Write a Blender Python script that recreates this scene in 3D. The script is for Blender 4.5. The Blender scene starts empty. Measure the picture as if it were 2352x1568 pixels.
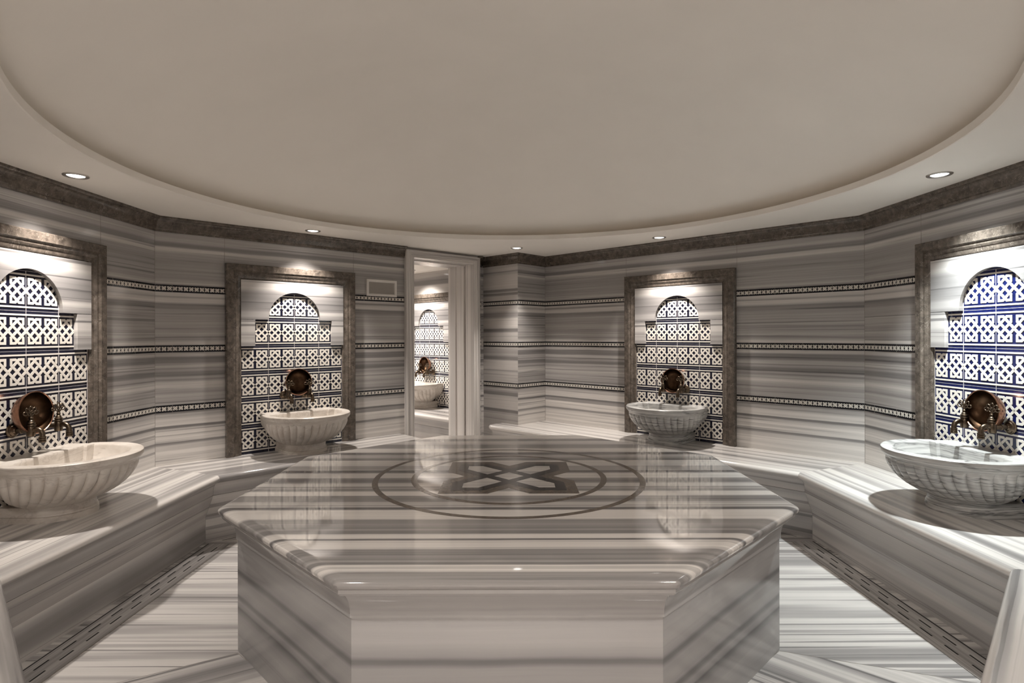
import bpy, math, random
from mathutils import Vector, Matrix
random.seed(7)
PI = math.pi
C = bpy.context.scene.collection
sc = bpy.context.scene

# ------------------------------------------------------------------ levels (metres, floor = 0)
EYE = 1.405
CEIL = 2.275
BEN = 0.470          # bench seat
PLAT = 0.655         # top of the central platform

# ------------------------------------------------------------------ materials
def new_mat(name):
    m = bpy.data.materials.new(name); m.use_nodes = True
    nt = m.node_tree
    for n in list(nt.nodes):
        if n.type != 'OUTPUT_MATERIAL': nt.nodes.remove(n)
    out = [n for n in nt.nodes if n.type == 'OUTPUT_MATERIAL'][0]
    b = nt.nodes.new('ShaderNodeBsdfPrincipled')
    nt.links.new(b.outputs['BSDF'], out.inputs['Surface'])
    return m, nt, b

def nd(nt, t, **kw):
    n = nt.nodes.new(t)
    for k, v in kw.items():
        if k in n.inputs.keys(): n.inputs[k].default_value = v
        else: setattr(n, k, v)
    return n

def mth(nt, op, a, b=None, c=None):
    n = nt.nodes.new('ShaderNodeMath'); n.operation = op
    for i, v in enumerate((a, b, c)):
        if v is None: continue
        if isinstance(v, (int, float)): n.inputs[i].default_value = v
        else: nt.links.new(v, n.inputs[i])
    return n.outputs[0]

def noise2(nt, x, y, scale=1.0, detail=3.0, rough=.55):
    c = nt.nodes.new('ShaderNodeCombineXYZ')
    for i, v in enumerate((x, y)):
        if isinstance(v, (int, float)): c.inputs[i].default_value = v
        else: nt.links.new(v, c.inputs[i])
    n = nt.nodes.new('ShaderNodeTexNoise'); n.noise_dimensions = '2D'
    n.inputs['Scale'].default_value = scale; n.inputs['Detail'].default_value = detail
    n.inputs['Roughness'].default_value = rough
    nt.links.new(c.outputs[0], n.inputs['Vector'])
    return n.outputs['Fac']

def ramp(nt, fac, stops, interp='LINEAR'):
    r = nt.nodes.new('ShaderNodeValToRGB'); cr = r.color_ramp; cr.interpolation = interp
    while len(cr.elements) > 1: cr.elements.remove(cr.elements[-1])
    first = True
    for p, v in stops:
        col = (v, v, v, 1) if isinstance(v, (int, float)) else (*v, 1)
        if first:
            cr.elements[0].position = p; cr.elements[0].color = col; first = False
        else:
            e = cr.elements.new(p); e.color = col
    nt.links.new(fac, r.inputs['Fac'])
    return r.outputs['Color']

def stops_value(nt, v, stops):
    """stripe profile along coordinate v: a list of (position, brightness), any length"""
    stops = sorted(stops); res = None
    chunks = [stops[i:i + 30] for i in range(0, len(stops), 29)]
    chunks = [c for c in chunks if len(c) > 1]
    for c in chunks:
        lo, hi = c[0][0], c[-1][0]
        t = mth(nt, 'DIVIDE', mth(nt, 'SUBTRACT', v, lo), hi - lo)
        col = ramp(nt, t, [((p - lo) / (hi - lo), b) for p, b in c])
        s = nt.nodes.new('ShaderNodeSeparateColor'); nt.links.new(col, s.inputs[0])
        val = s.outputs[0]
        if res is None: res = val
        else:
            g = mth(nt, 'GREATER_THAN', v, lo)
            res = mth(nt, 'ADD', mth(nt, 'MULTIPLY', res, mth(nt, 'SUBTRACT', 1.0, g)), mth(nt, 'MULTIPLY', val, g))
    return res

def marble(name, stops=None, seed=0.0, warp=.010, freq=8.0, along=.35, lo=.17, hi=.62, fine=.16,
           tint=(1.0, .955, .90), rough=.13, bias=0.0, lines=.45):
    """striped grey marble; UV x runs along the veins, UV y across them (metres)"""
    m, nt, b = new_mat(name)
    uv = nt.nodes.new('ShaderNodeUVMap')
    s = nt.nodes.new('ShaderNodeSeparateXYZ'); nt.links.new(uv.outputs[0], s.inputs[0])
    x, y = s.outputs[0], s.outputs[1]
    w = noise2(nt, mth(nt, 'ADD', mth(nt, 'MULTIPLY', x, 1.1), seed), mth(nt, 'MULTIPLY', y, 4.0), 1.0, 2.0)
    w2 = noise2(nt, mth(nt, 'ADD', mth(nt, 'MULTIPLY', x, 9.0), seed), mth(nt, 'MULTIPLY', y, 40.0), 1.0, 2.0)
    yy = mth(nt, 'ADD', y, mth(nt, 'MULTIPLY', mth(nt, 'SUBTRACT', w, .5), warp * 2))
    yy = mth(nt, 'ADD', yy, mth(nt, 'MULTIPLY', mth(nt, 'SUBTRACT', w2, .5), .0025))
    xs = mth(nt, 'MULTIPLY', x, along)
    if stops:
        base = stops_value(nt, yy, stops)
    else:
        n1 = noise2(nt, mth(nt, 'ADD', xs, seed * 3.1), mth(nt, 'MULTIPLY', mth(nt, 'ADD', yy, seed), freq), 1.0, 2.0, .5)
        base_c = ramp(nt, mth(nt, 'ADD', n1, bias), [(.28, lo), (.40, lo * 1.35), (.46, (lo + hi) * .48), (.52, hi * .86), (.58, hi), (.66, hi * .95), (.70, (lo + hi) * .5), (.76, lo * 1.6)])
        q = nt.nodes.new('ShaderNodeSeparateColor'); nt.links.new(base_c, q.inputs[0]); base = q.outputs[0]
    n2 = noise2(nt, mth(nt, 'ADD', mth(nt, 'MULTIPLY', xs, 2.0), 5.0 + seed), mth(nt, 'MULTIPLY', yy, freq * 5.5), 1.0, 6.0, .72)
    f = mth(nt, 'ADD', 1.0 - fine * 1.05, mth(nt, 'MULTIPLY', n2, fine * 2.1))
    val = mth(nt, 'MULTIPLY', base, f)
    n3 = noise2(nt, mth(nt, 'ADD', xs, 11.0 + seed), mth(nt, 'MULTIPLY', mth(nt, 'ADD', yy, 3.3), freq * 3.2), 1.0, 1.0, .5)
    dark = ramp(nt, n3, [(.30, 1.0 - lines), (.335, 1.0), (.66, 1.0), (.69, 1.0 - lines * .8), (.72, 1.0)])
    q = nt.nodes.new('ShaderNodeSeparateColor'); nt.links.new(dark, q.inputs[0])
    val = mth(nt, 'MULTIPLY', val, q.outputs[0])
    col = nt.nodes.new('ShaderNodeCombineColor')
    # the greyest veins are cooler, the light ground creamier
    nt.links.new(mth(nt, 'MULTIPLY', val, tint[0]), col.inputs[0])
    nt.links.new(mth(nt, 'MULTIPLY', val, tint[1]), col.inputs[1])
    nt.links.new(mth(nt, 'MULTIPLY', mth(nt, 'POWER', val, .97), tint[2]), col.inputs[2])
    nt.links.new(col.outputs[0], b.inputs['Base Color'])
    rn = noise2(nt, mth(nt, 'MULTIPLY', x, 6.0), mth(nt, 'MULTIPLY', y, 6.0), 1.0, 3.0)
    nt.links.new(mth(nt, 'ADD', rough - .03, mth(nt, 'MULTIPLY', rn, .06)), b.inputs['Roughness'])
    b.inputs['IOR'].default_value = 1.52
    return m

def stone3d(name, c0, c1, vein, scale=14.0, rough=.2, stretch=(1, 1, 1), vein_amt=.8, vein_w=.012, detail=6.0, spec=.5):
    m, nt, b = new_mat(name)
    tc = nt.nodes.new('ShaderNodeTexCoord')
    mp = nt.nodes.new('ShaderNodeMapping'); mp.inputs['Scale'].default_value = stretch
    nt.links.new(tc.outputs['Object'], mp.inputs['Vector'])
    n = nd(nt, 'ShaderNodeTexNoise', Scale=scale, Detail=detail, Roughness=.65)
    nt.links.new(mp.outputs[0], n.inputs['Vector'])
    c = ramp(nt, n.outputs['Fac'], [(.3, c0), (.7, c1)])
    n2 = nd(nt, 'ShaderNodeTexNoise', Scale=scale * .42, Detail=4.0, Roughness=.6, Distortion=.7)
    nt.links.new(mp.outputs[0], n2.inputs['Vector'])
    d = mth(nt, 'ABSOLUTE', mth(nt, 'SUBTRACT', n2.outputs['Fac'], .5))
    k = ramp(nt, d, [(0.0, vein_amt), (vein_w, 0.0)])
    mix = nt.nodes.new('ShaderNodeMix'); mix.data_type = 'RGBA'
    nt.links.new(k, mix.inputs['Factor']); nt.links.new(c, mix.inputs['A']); mix.inputs['B'].default_value = (*vein, 1)
    nt.links.new(mix.outputs['Result'], b.inputs['Base Color'])
    b.inputs['Roughness'].default_value = rough
    return m

def plain(name, col, rough=.5, metal=0.0, emit=0.0, bump=0.0, var=0.0, vscale=20.0):
    m, nt, b = new_mat(name)
    b.inputs['Roughness'].default_value = rough; b.inputs['Metallic'].default_value = metal
    tc = nt.nodes.new('ShaderNodeTexCoord')
    n = nd(nt, 'ShaderNodeTexNoise', Scale=vscale, Detail=4.0)
    nt.links.new(tc.outputs['Object'], n.inputs['Vector'])
    c = ramp(nt, n.outputs['Fac'], [(.25, tuple(v * (1 - var) for v in col)), (.75, tuple(min(1, v * (1 + var)) for v in col))])
    nt.links.new(c, b.inputs['Base Color'])
    if emit:
        b.inputs['Emission Color'].default_value = (*col, 1); b.inputs['Emission Strength'].default_value = emit
    if bump:
        bp = nd(nt, 'ShaderNodeBump', Strength=bump, Distance=.002)
        nt.links.new(n.outputs['Fac'], bp.inputs['Height']); nt.links.new(bp.outputs[0], b.inputs['Normal'])
    return m

WALL_STOPS = [(.83, .34), (.765, .36), (.72, .40), (.705, .40), (.69, .22), (.665, .20), (.652, .50), (.632, .50), (.612, .33), (.55, .28), (.50, .33), (.43, .32),
 (.40, .44), (.385, .30), (.35, .36), (.325, .52), (.305, .50), (.295, .32), (.283, .55), (.258, .54), (.243, .24), (.215, .25), (.20, .37), (.15, .34), (.10, .39),
 (.05, .34), (.01, .42), (-.02, .30), (-.045, .55), (-.085, .55), (-.118, .44), (-.138, .50), (-.150, .22), (-.190, .21), (-.205, .44), (-.222, .44), (-.232, .24), (-.245, .38),
 (-.262, .20), (-.285, .22), (-.300, .42), (-.315, .28), (-.335, .42), (-.36, .52), (-.385, .42), (-.41, .30), (-.43, .40), (-.47, .34), (-.50, .42), (-.545, .38),
 (-.590, .42), (-.605, .56), (-.648, .58), (-.655, .16), (-.668, .20), (-.676, .44), (-.70, .60), (-.765, .60), (-.772, .22), (-.785, .28), (-.795, .50), (-.83, .62), (-.86, .60), (-.95, .58)]
WALL_STOPS = [(p + EYE, v * 1.02) for p, v in WALL_STOPS]

def plat_stops():
    L, G, D = .60, .235, .13
    px = [(990, L), (1006, L), (1009, .18), (1012, .22), (1014, L * .8), (1019, L * .8), (1021, G), (1028, G), (1031, L), (1037, L), (1040, D), (1042, D), (1045, .38), (1050, .40), (1053, .2), (1056, .2),
          (1058, L * .9), (1068, L * .85), (1071, .3), (1078, .36), (1081, D), (1084, D), (1087, L * .85), (1096, L * .9), (1099, .2), (1107, .2), (1110, .45), (1115, .5), (1118, .2), (1121, .38), (1123, .2), (1126, .22),
          (1129, L), (1136, L), (1139, G), (1150, .22), (1153, .42), (1158, .46), (1160, .28), (1163, .5), (1165, D), (1169, D), (1171, L), (1190, L), (1193.5, G), (1205, .28), (1212, .2), (1216, .32), (1219, .19), (1224, .2),
          (1226, L), (1235, L), (1237, D), (1239, .18), (1242, L), (1259, L * .97), (1261, .22), (1268, .27), (1272, .19), (1276, .3), (1284, .22), (1288, .33), (1291, .2), (1295, .21), (1297.5, L), (1311, L * .95),
          (1314, .25), (1330, .27), (1347, .25), (1400, .26)]
    return [(1300 * .75 / (y - 771.8), v * 1.15) for y, v in px]

M = {}
M['wall'] = marble('wall_marble', stops=WALL_STOPS, seed=1.7, warp=.006, fine=.42, lines=.36, freq=9, along=.22)
PIER_PX = [(290, .5), (318, .52), (322, .28), (332, .42), (350, .56), (445, .58), (455, .22), (468, .3), (475, .52), (480, .24), (492, .26), (500, .54), (560, .5), (590, .46), (600, .55), (625, .3), (650, .34), (665, .58), (728, .58), (738, .22), (756, .24), (764, .54),
           (830, .5), (862, .5), (885, .42), (905, .36), (925, .46), (936, .22), (956, .24), (964, .56), (1028, .58), (1034, .26), (1042, .54), (1090, .5), (1150, .5), (1180, .42), (1196, .22), (1212, .24), (1220, .54), (1310, .58), (1318, .2), (1334, .22), (1342, .52), (1380, .42), (1450, .5), (1700, .5)]
M['pier'] = marble('pier_marble', stops=[((771.5 - (520 + p / 3.136)) / 1300 * 6.1 + EYE, v * .95) for p, v in PIER_PX], seed=2.9, warp=.005, fine=.25, lines=.2, freq=9, along=.25)
M['top'] = marble('platform_top_marble', stops=plat_stops(), seed=4.2, warp=.004, fine=.30, lines=.24, freq=10, along=.12, rough=.06)
M['bench'] = marble('bench_marble', seed=2.3, freq=8.5, along=.15, lo=.22, hi=.66, warp=.006, bias=.05, lines=.35)
M['bench2'] = marble('bench_face_marble', seed=9.1, freq=5.0, along=.18, lo=.24, hi=.52, warp=.008, bias=.03, lines=.40)
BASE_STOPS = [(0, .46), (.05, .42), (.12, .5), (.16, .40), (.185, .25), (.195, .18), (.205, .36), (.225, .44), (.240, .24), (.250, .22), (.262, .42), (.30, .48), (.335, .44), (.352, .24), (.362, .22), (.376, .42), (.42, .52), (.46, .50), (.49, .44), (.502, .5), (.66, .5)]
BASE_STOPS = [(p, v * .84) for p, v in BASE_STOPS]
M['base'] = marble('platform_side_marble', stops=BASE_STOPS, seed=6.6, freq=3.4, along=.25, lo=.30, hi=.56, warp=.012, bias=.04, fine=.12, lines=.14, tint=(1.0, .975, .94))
M['floor'] = marble('floor_marble', seed=3.9, freq=9.0, along=.20, lo=.22, hi=.56, warp=.006, bias=.04, lines=.5)
M['niche'] = marble('niche_marble', seed=8.3, freq=8.0, along=.15, lo=.19, hi=.54, warp=.006, bias=.02, lines=.55)
M['jamb'] = marble('jamb_marble', seed=5.2, freq=16.0, along=.12, lo=.40, hi=.68, warp=.004, bias=.04, lines=.25)
M['brown'] = stone3d('brown_marble', (.048, .039, .032), (.155, .128, .106), (.34, .30, .26), scale=26, rough=.2, vein_amt=.55, vein_w=.006)
M['inlay'] = stone3d('brown_inlay', (.095, .079, .066), (.165, .138, .115), (.40, .36, .31), scale=30, rough=.1, vein_amt=.4, vein_w=.005)
M['inlay_dark'] = stone3d('black_inlay', (.022, .022, .025), (.065, .06, .06), (.13, .13, .13), scale=22, rough=.1, vein_amt=.4, vein_w=.008)
M['inlay_light'] = marble('light_inlay', seed=12.0, freq=9, lo=.4, hi=.62, rough=.09, bias=.05)
M['basin_cream'] = stone3d('cream_basin_marble', (.50, .45, .40), (.68, .64, .59), (.30, .26, .23), scale=7, rough=.28, stretch=(1, 1, 1.8), vein_amt=.35, vein_w=.02)
M['basin_grey'] = stone3d('grey_basin_marble', (.26, .26, .255), (.60, .59, .57), (.11, .11, .11), scale=9, rough=.26, stretch=(.35, .35, 7.5), vein_amt=.8, vein_w=.035)
M['navy'] = plain('navy_glaze', (.011, .0115, .026), rough=.12, var=.25, vscale=60)
M['navy_cool_lit'] = plain('navy_glaze_cool_lit', (.006, .010, .062), rough=.12, var=.3, vscale=60)  # same navy tile, the cool lamp's bluer light put into its colour
M['white'] = plain('white_relief_glaze', (.74, .70, .64), rough=.2, var=.05)
M['grout'] = plain('tile_grout', (.55, .52, .52), rough=.7)
M['joint'] = plain('stone_joint', (.20, .18, .16), rough=.8, var=.3, vscale=40)
M['band_black'] = plain('black_border_tile', (.010, .010, .014), rough=.15)
M['plaster'] = plain('ceiling_paint', (.82, .785, .735), rough=.75, var=.02, vscale=3, bump=.05)
M['bronze'] = plain('aged_bronze', (.13, .098, .070), rough=.30, metal=1.0, var=.35, vscale=45)
M['copper'] = plain('copper', (.36, .19, .125), rough=.3, metal=1.0, var=.3, vscale=35, bump=.25)
M['copper_in'] = plain('tarnished_copper', (.075, .043, .025), rough=.33, metal=1.0, var=.45, vscale=30, bump=.3)
M['steel'] = plain('brushed_nickel', (.62, .59, .56), rough=.28, metal=1.0)
M['slot'] = plain('drain_slot', (.006, .005, .005), rough=.9)
M['drain'] = marble('drain_marble', seed=7.7, freq=20, along=.2, lo=.20, hi=.42, lines=.3)
M['glass'] = plain('dark_mirror', (.40, .37, .34), rough=.22, metal=.6)
def lamp_mat(name, col, s):
    m, nt, b = new_mat(name)
    b.inputs['Base Color'].default_value = (*col, 1)
    b.inputs['Emission Color'].default_value = (*col, 1); b.inputs['Emission Strength'].default_value = s
    return m
M['lamp_warm'] = lamp_mat('warm_lamp', (1.0, .95, .90), 4)
M['lamp_cool'] = lamp_mat('cool_lamp', (.97, 1.0, 1.0), 6)

# ------------------------------------------------------------------ mesh builder
class MB:
    def __init__(s): s.v = []; s.f = []; s.m = []; s.uv = []; s.mats = []
    def mi(s, mat):
        if mat not in s.mats: s.mats.append(mat)
        return s.mats.index(mat)
    def face(s, pts, mat, uvs=None):
        i = len(s.v); s.v += [tuple(p) for p in pts]; s.f.append(tuple(range(i, i + len(pts)))); s.m.append(s.mi(mat))
        s.uv.append(uvs or [(p[0], p[1]) for p in pts])
    def grid(s, rows, mat, uvs=None, close=False, flip=False, skip=None):
        """rows of points -> shared-vertex quads; close joins the last column to the first"""
        base = len(s.v); nr, nc = len(rows), len(rows[0])
        for r in rows: s.v += [tuple(p) for p in r]
        k = s.mi(mat)
        for i in range(nr - 1):
            for j in range(nc if close else nc - 1):
                j2 = (j + 1) % nc
                q = [(i, j), (i, j2), (i + 1, j2), (i + 1, j)]
                if flip: q = q[::-1]
                s.f.append(tuple(base + a * nc + b for a, b in q)); s.m.append(k)
                if uvs: s.uv.append([uvs[a][b] if b < len(uvs[a]) else uvs[a][b % nc] for a, b in q])
                else: s.uv.append([(rows[a][b][0], rows[a][b][1]) for a, b in q])
    def box(s, x0, y0, z0, x1, y1, z1, mat, vert=False):
        P = lambda x, y, z: (x, y, z)
        for pts, uva in (
            ([P(x0, y0, z0), P(x1, y0, z0), P(x1, y0, z1), P(x0, y0, z1)], 'xz'),
            ([P(x1, y1, z0), P(x0, y1, z0), P(x0, y1, z1), P(x1, y1, z1)], 'xz'),
            ([P(x0, y1, z0), P(x0, y0, z0), P(x0, y0, z1), P(x0, y1, z1)], 'yz'),
            ([P(x1, y0, z0), P(x1, y1, z0), P(x1, y1, z1), P(x1, y0, z1)], 'yz'),
            ([P(x0, y0, z1), P(x1, y0, z1), P(x1, y1, z1), P(x0, y1, z1)], 'xy'),
            ([P(x0, y1, z0), P(x1, y1, z0), P(x1, y0, z0), P(x0, y0, z0)], 'xy')):
            ix = {'x': 0, 'y': 1, 'z': 2}
            uv = [(p[ix[uva[0]]], p[ix[uva[1]]]) for p in pts]
            if vert: uv = [(b, a) for a, b in uv]
            s.face(pts, mat, uv)
    def prism(s, poly, z0, z1, mat, uvf=None):
        """poly: CCW list of (x, y)"""
        top = [(x, y, z1) for x, y in poly]; bot = [(x, y, z0) for x, y in poly]
        f = uvf or (lambda p: (p[0], p[1]))
        s.face(top, mat, [f(p) for p in top]); s.face(bot[::-1], mat, [f(p) for p in bot[::-1]])
        l = 0
        for i in range(len(poly)):
            j = (i + 1) % len(poly); d = math.dist(poly[i], poly[j])
            s.face([bot[i], bot[j], top[j], top[i]], mat, [(l, z0), (l + d, z0), (l + d, z1), (l, z1)]); l += d
    def lathe(s, prof, mat, n=32, axis='Z', c=(0, 0, 0)):
        rows = []
        for r, h in prof:
            row = []
            for k in range(n):
                a = 2 * PI * k / n; x, y = r * math.cos(a), r * math.sin(a)
                p = (x, y, h) if axis == 'Z' else ((x, h, y) if axis == 'Y' else (h, x, y))
                row.append((p[0] + c[0], p[1] + c[1], p[2] + c[2]))
            rows.append(row)
        s.grid(rows, mat, close=True, flip=(axis != 'Y') ^ True if False else False)
    def tube(s, path, rad, mat, n=16, cap=True):
        path = [Vector(p) for p in path]; rads = rad if isinstance(rad, (list, tuple)) else [rad] * len(path)
        rows = []; up = Vector((0, 0, 1)); prev = None
        for i, p in enumerate(path):
            t = (path[min(i + 1, len(path) - 1)] - path[max(i - 1, 0)]).normalized()
            if prev is None:
                a = t.cross(up) if abs(t.dot(up)) < .95 else t.cross(Vector((1, 0, 0)))
            else: a = prev - t * prev.dot(t)
            a.normalize(); b = t.cross(a); prev = a
            rows.append([tuple(p + (a * math.cos(2 * PI * k / n) + b * math.sin(2 * PI * k / n)) * rads[i]) for k in range(n)])
        s.grid(rows, mat, close=True)
        if cap:
            s.face(rows[0][::-1], mat); s.face(rows[-1], mat)
    def build(s, name, parent=None, smooth=None, mat=None):
        me = bpy.data.meshes.new(name)
        me.from_pydata(s.v, [], s.f)
        for m_ in s.mats: me.materials.append(m_)
        me.polygons.foreach_set('material_index', s.m)
        ul = me.uv_layers.new(name='UVMap')
        flat = [c for f in s.uv for uv in f for c in uv[:2]]
        ul.data.foreach_set('uv', flat)
        me.update()
        import bmesh
        bm = bmesh.new(); bm.from_mesh(me)
        bmesh.ops.remove_doubles(bm, verts=bm.verts, dist=1e-6)
        bmesh.ops.recalc_face_normals(bm, faces=bm.faces)
        bm.to_mesh(me); bm.free()
        if smooth is not None:
            me.polygons.foreach_set('use_smooth', [True] * len(me.polygons))
            me.set_sharp_from_angle(angle=math.radians(smooth))
        o = bpy.data.objects.new(name, me); C.objects.link(o)
        if parent: o.parent = parent
        return o

def tag(o, label=None, cat=None, group=None, kind=None):
    if label: o['label'] = label
    if cat: o['category'] = cat
    if group: o['group'] = group
    if kind: o['kind'] = kind
    return o
def empty(name, mat):
    o = bpy.data.objects.new(name, None); C.objects.link(o); o.matrix_world = mat; o.empty_display_size = .1
    return o
def copy_tree(o, parent=None):
    c = o.copy(); C.objects.link(c); c.parent = parent
    for ch in o.children: copy_tree(ch, c)
    return c

# ------------------------------------------------------------------ walls: frames
def unit(v):
    l = math.hypot(*v); return (v[0] / l, v[1] / l)
AB = (-2.573, 4.079); DE = (2.576, 4.136)
dA = unit((-.015, -1)); dE = unit((.028, -1)); dB = unit((.7317, .6817)); dD = unit((-.7198, .6942))
class Frame:
    """local x = rightwards along the wall as seen from the room, local y = into the wall (room at -y)"""
    def __init__(s, o, r):
        s.o = o; s.r = r; s.n = (r[1], -r[0])
        s.mat = Matrix(((r[0], -s.n[0], 0, o[0]), (r[1], -s.n[1], 0, o[1]), (0, 0, 1, 0), (0, 0, 0, 1)))
    def w(s, x, d): return (s.o[0] + s.r[0] * x + s.n[0] * d, s.o[1] + s.r[1] * x + s.n[1] * d)
    def at(s, x, d=0, z=0, rot=0):
        X, Y = s.w(x, d)
        return Matrix.Translation((X, Y, z)) @ s.mat.to_3x3().to_4x4() @ Matrix.Rotation(rot, 4, 'Z')
neg = lambda v: (-v[0], -v[1])
FA = Frame(AB, neg(dA)); FB = Frame(AB, dB); FD = Frame(DE, neg(dD)); FE = Frame(DE, dE)
LA = LE = 2.12
A_near = FA.w(-LA, 0); E_near = FE.w(LE, 0)
Q = FD.w(-3.070, 0)                       # back corner where wall D meets the pier
PC = (.0616, 5.9515)                      # outer pier corner
C2 = (-.338, 6.337)                       # inner corner beside the door
DOOR0, DOOR1 = 2.086, 3.010               # door casing, outer edges along wall B
OP0, OP1, OPZ = 2.178, 2.925, EYE + .772  # opening
STRIP0 = FB.w(DOOR1, 0)
REV = .41                                 # thickness of the wall at the door

def seg_frame(p, q):
    r = unit((q[0] - p[0], q[1] - p[1])); return Frame(p, r), math.dist(p, q)
FS, LS = seg_frame(STRIP0, C2)
FC, LC = seg_frame(C2, PC)
FP, LP = seg_frame(PC, Q)
# behind the camera
V = .98
FF, LF = seg_frame(E_near, (V, .35)); FG, LG = seg_frame((-V, .35), A_near)

def wall_obj(name, fr, x0, x1, holes=(), z0=0.0, z1=CEIL, joints=(), th=.10, uoff=0.0, mat='wall'):
    mb = MB()
    mb.box(x0, 0, z0, x1, th, z1, M[mat])
    for jx, ja, jb in joints:
        mb.box(jx - .0012, -.0006, ja, jx + .0012, .001, jb, M['joint'])
    for i, u in enumerate(mb.uv): mb.uv[i] = [(a + uoff, b) for a, b in u]
    o = mb.build(name); o.matrix_world = fr.mat
    tag(o, kind='structure'); return o

BZ1, BZ2, BZ3 = EYE + .3555, EYE - .0870, EYE - .5240   # the three tile bands
TRIMZ = CEIL - .106

# ---- ribbon knots (shared by the niche tiles and the tile bands)
def ribbon(mb, pts, t, h0, h1, mat, tf, closed=False):
    """flat mitred strap of width t along pts (2-D); tf maps (x, y, h) to the mesh space"""
    n = len(pts); L, R = [], []
    for i in range(n):
        if closed or 0 < i < n - 1:
            a = pts[(i - 1) % n]; b = pts[i]; c = pts[(i + 1) % n]
            d1 = unit((b[0] - a[0], b[1] - a[1])); d2 = unit((c[0] - b[0], c[1] - b[1]))
            n1 = (-d1[1], d1[0]); n2 = (-d2[1], d2[0]); m = unit((n1[0] + n2[0], n1[1] + n2[1]))
            k = 1 / max(.35, m[0] * n1[0] + m[1] * n1[1])
        else:
            a, b = (pts[0], pts[1]) if i == 0 else (pts[-2], pts[-1])
            d1 = unit((b[0] - a[0], b[1] - a[1])); m = (-d1[1], d1[0]); k = 1
        p = pts[i]; L.append((p[0] + m[0] * t / 2 * k, p[1] + m[1] * t / 2 * k)); R.append((p[0] - m[0] * t / 2 * k, p[1] - m[1] * t / 2 * k))
    rng = range(n) if closed else range(n - 1)
    for i in rng:
        j = (i + 1) % n
        mb.face([tf(*L[i], h1), tf(*R[i], h1), tf(*R[j], h1), tf(*L[j], h1)], mat)
        if h1 - h0 > 1e-5:
            mb.face([tf(*L[i], h0), tf(*L[i], h1), tf(*L[j], h1), tf(*L[j], h0)], mat)
            mb.face([tf(*R[i], h1), tf(*R[i], h0), tf(*R[j], h0), tf(*R[j], h1)], mat)
    if not closed and h1 - h0 > 1e-5:
        for i in (0, n - 1):
            mb.face([tf(*L[i], h0), tf(*R[i], h0), tf(*R[i], h1), tf(*L[i], h1)], mat)

def knot_straps(T, H, A, t, gap):
    """the interlaced motif of one half tile: over/under straps as open polylines"""
    P = [(-T, 0), (H - T, H), (A, H), (A, A), (-A, -A), (-A, -H), (T - H, -H), (T, 0)]
    S = [(-x, y) for x, y in P]
    def cut(poly, cuts):
        res = []; cur = [poly[0]]
        for i in range(len(poly) - 1):
            a, b = poly[i], poly[i + 1]; l = math.dist(a, b); d = unit((b[0] - a[0], b[1] - a[1])) if l > 0 else (0, 0)
            hits = []
            for c in cuts:
                s_ = (c[0] - a[0]) * d[0] + (c[1] - a[1]) * d[1]; o_ = abs((c[0] - a[0]) * d[1] - (c[1] - a[1]) * d[0])
                if o_ < 1e-6 and 0 < s_ < l: hits.append(s_)
            for s_ in sorted(hits):
                g = t / 2 + gap
                cur.append((a[0] + d[0] * (s_ - g), a[1] + d[1] * (s_ - g))); res.append(cur)
                cur = [(a[0] + d[0] * (s_ + g), a[1] + d[1] * (s_ + g))]
            cur.append(b)
        res.append(cur); return res
    # '/' passes over at the centre line, under at the four side crossings
    out = cut(P, [(-T / 2, T / 2), (T / 2, T / 2), (T / 2, -T / 2), (-T / 2, -T / 2)])
    out += cut(S, [(0, T), (0, 0), (0, -T)])
    return out

def band_mesh(mb, x0, x1, z):
    """black border tile strip with small interlaced white squares"""
    hh = .0268
    mb.box(x0, -.0022, z - hh, x1, .001, z + hh, M['band_black'])
    p = .0345; tile = p * 6
    n = max(1, int((x1 - x0) / p)); p = (x1 - x0) / n
    t = .0042; H = .0121; T = .0060
    tf = lambda a, b, h: (a, -.0022 - h, b)
    loop = [(H - T, H), (H, H), (H, H - T), (T - H, -H), (-H, -H), (-H, T - H)]
    for i in range(n):
        cx = x0 + (i + .5) * p
        for s in (1, -1):
            ribbon(mb, [(cx + s * a, z + b) for a, b in loop], t, 0, .0007 + (.0002 if s > 0 else 0), M['white'], tf, closed=True)
        if i and i % 6 == 3:
            mb.box(cx - p / 2 - .0010, -.0026, z - hh, cx - p / 2 + .0010, -.001, z + hh, M['joint'])

def wall_bands(w, spans):
    for z in (BZ1, BZ2, BZ3):
        mb = MB()
        for a, b in spans: band_mesh(mb, a, b, z)
        o = mb.build('tile_band', w)
        o['label'] = 'narrow black tile band with white interlaced squares'

# niche positions along their walls (local x) and sizes
NI = dict(A=(FA, -1.070), B=(FB, 1.008), D=(FD, -1.480), E=(FE, 1.095))
HI, HO = .430, .541
wA = wall_obj('wall_left', FA, -LA, 0, joints=[(-.0015, BEN, TRIMZ), (-1.07 + HO + .002, EYE + .57, TRIMZ)], uoff=3.0)
wall_bands(wA, [(-1.07 + HO, -.002), (-LA, -1.07 - HO)])
wB = wall_obj('wall_back_left', FB, 0, DOOR0 + .03, joints=[(1.008 - HO, EYE + .57, TRIMZ), (1.008 + HO + .004, EYE + .57, TRIMZ)], uoff=6.3)
wall_bands(wB, [(.002, 1.008 - HO), (1.008 + HO, DOOR0)])
wD = wall_obj('wall_back_right', FD, -3.07, 0, joints=[(-3.068, BEN, TRIMZ), (-1.48 - HO - .003, EYE + .57, TRIMZ), (-1.48 + HO + .003, EYE + .57, TRIMZ)], uoff=11.0)
wall_bands(wD, [(-3.068, -1.48 - HO), (-1.48 + HO, -.002)])
wE = wall_obj('wall_right', FE, 0, LE, joints=[(.0015, BEN, TRIMZ), (1.095 - HO - .002, EYE + .57, TRIMZ)], uoff=15.0)
wall_bands(wE, [(.002, 1.095 - HO), (1.095 + HO, LE)])
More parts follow.
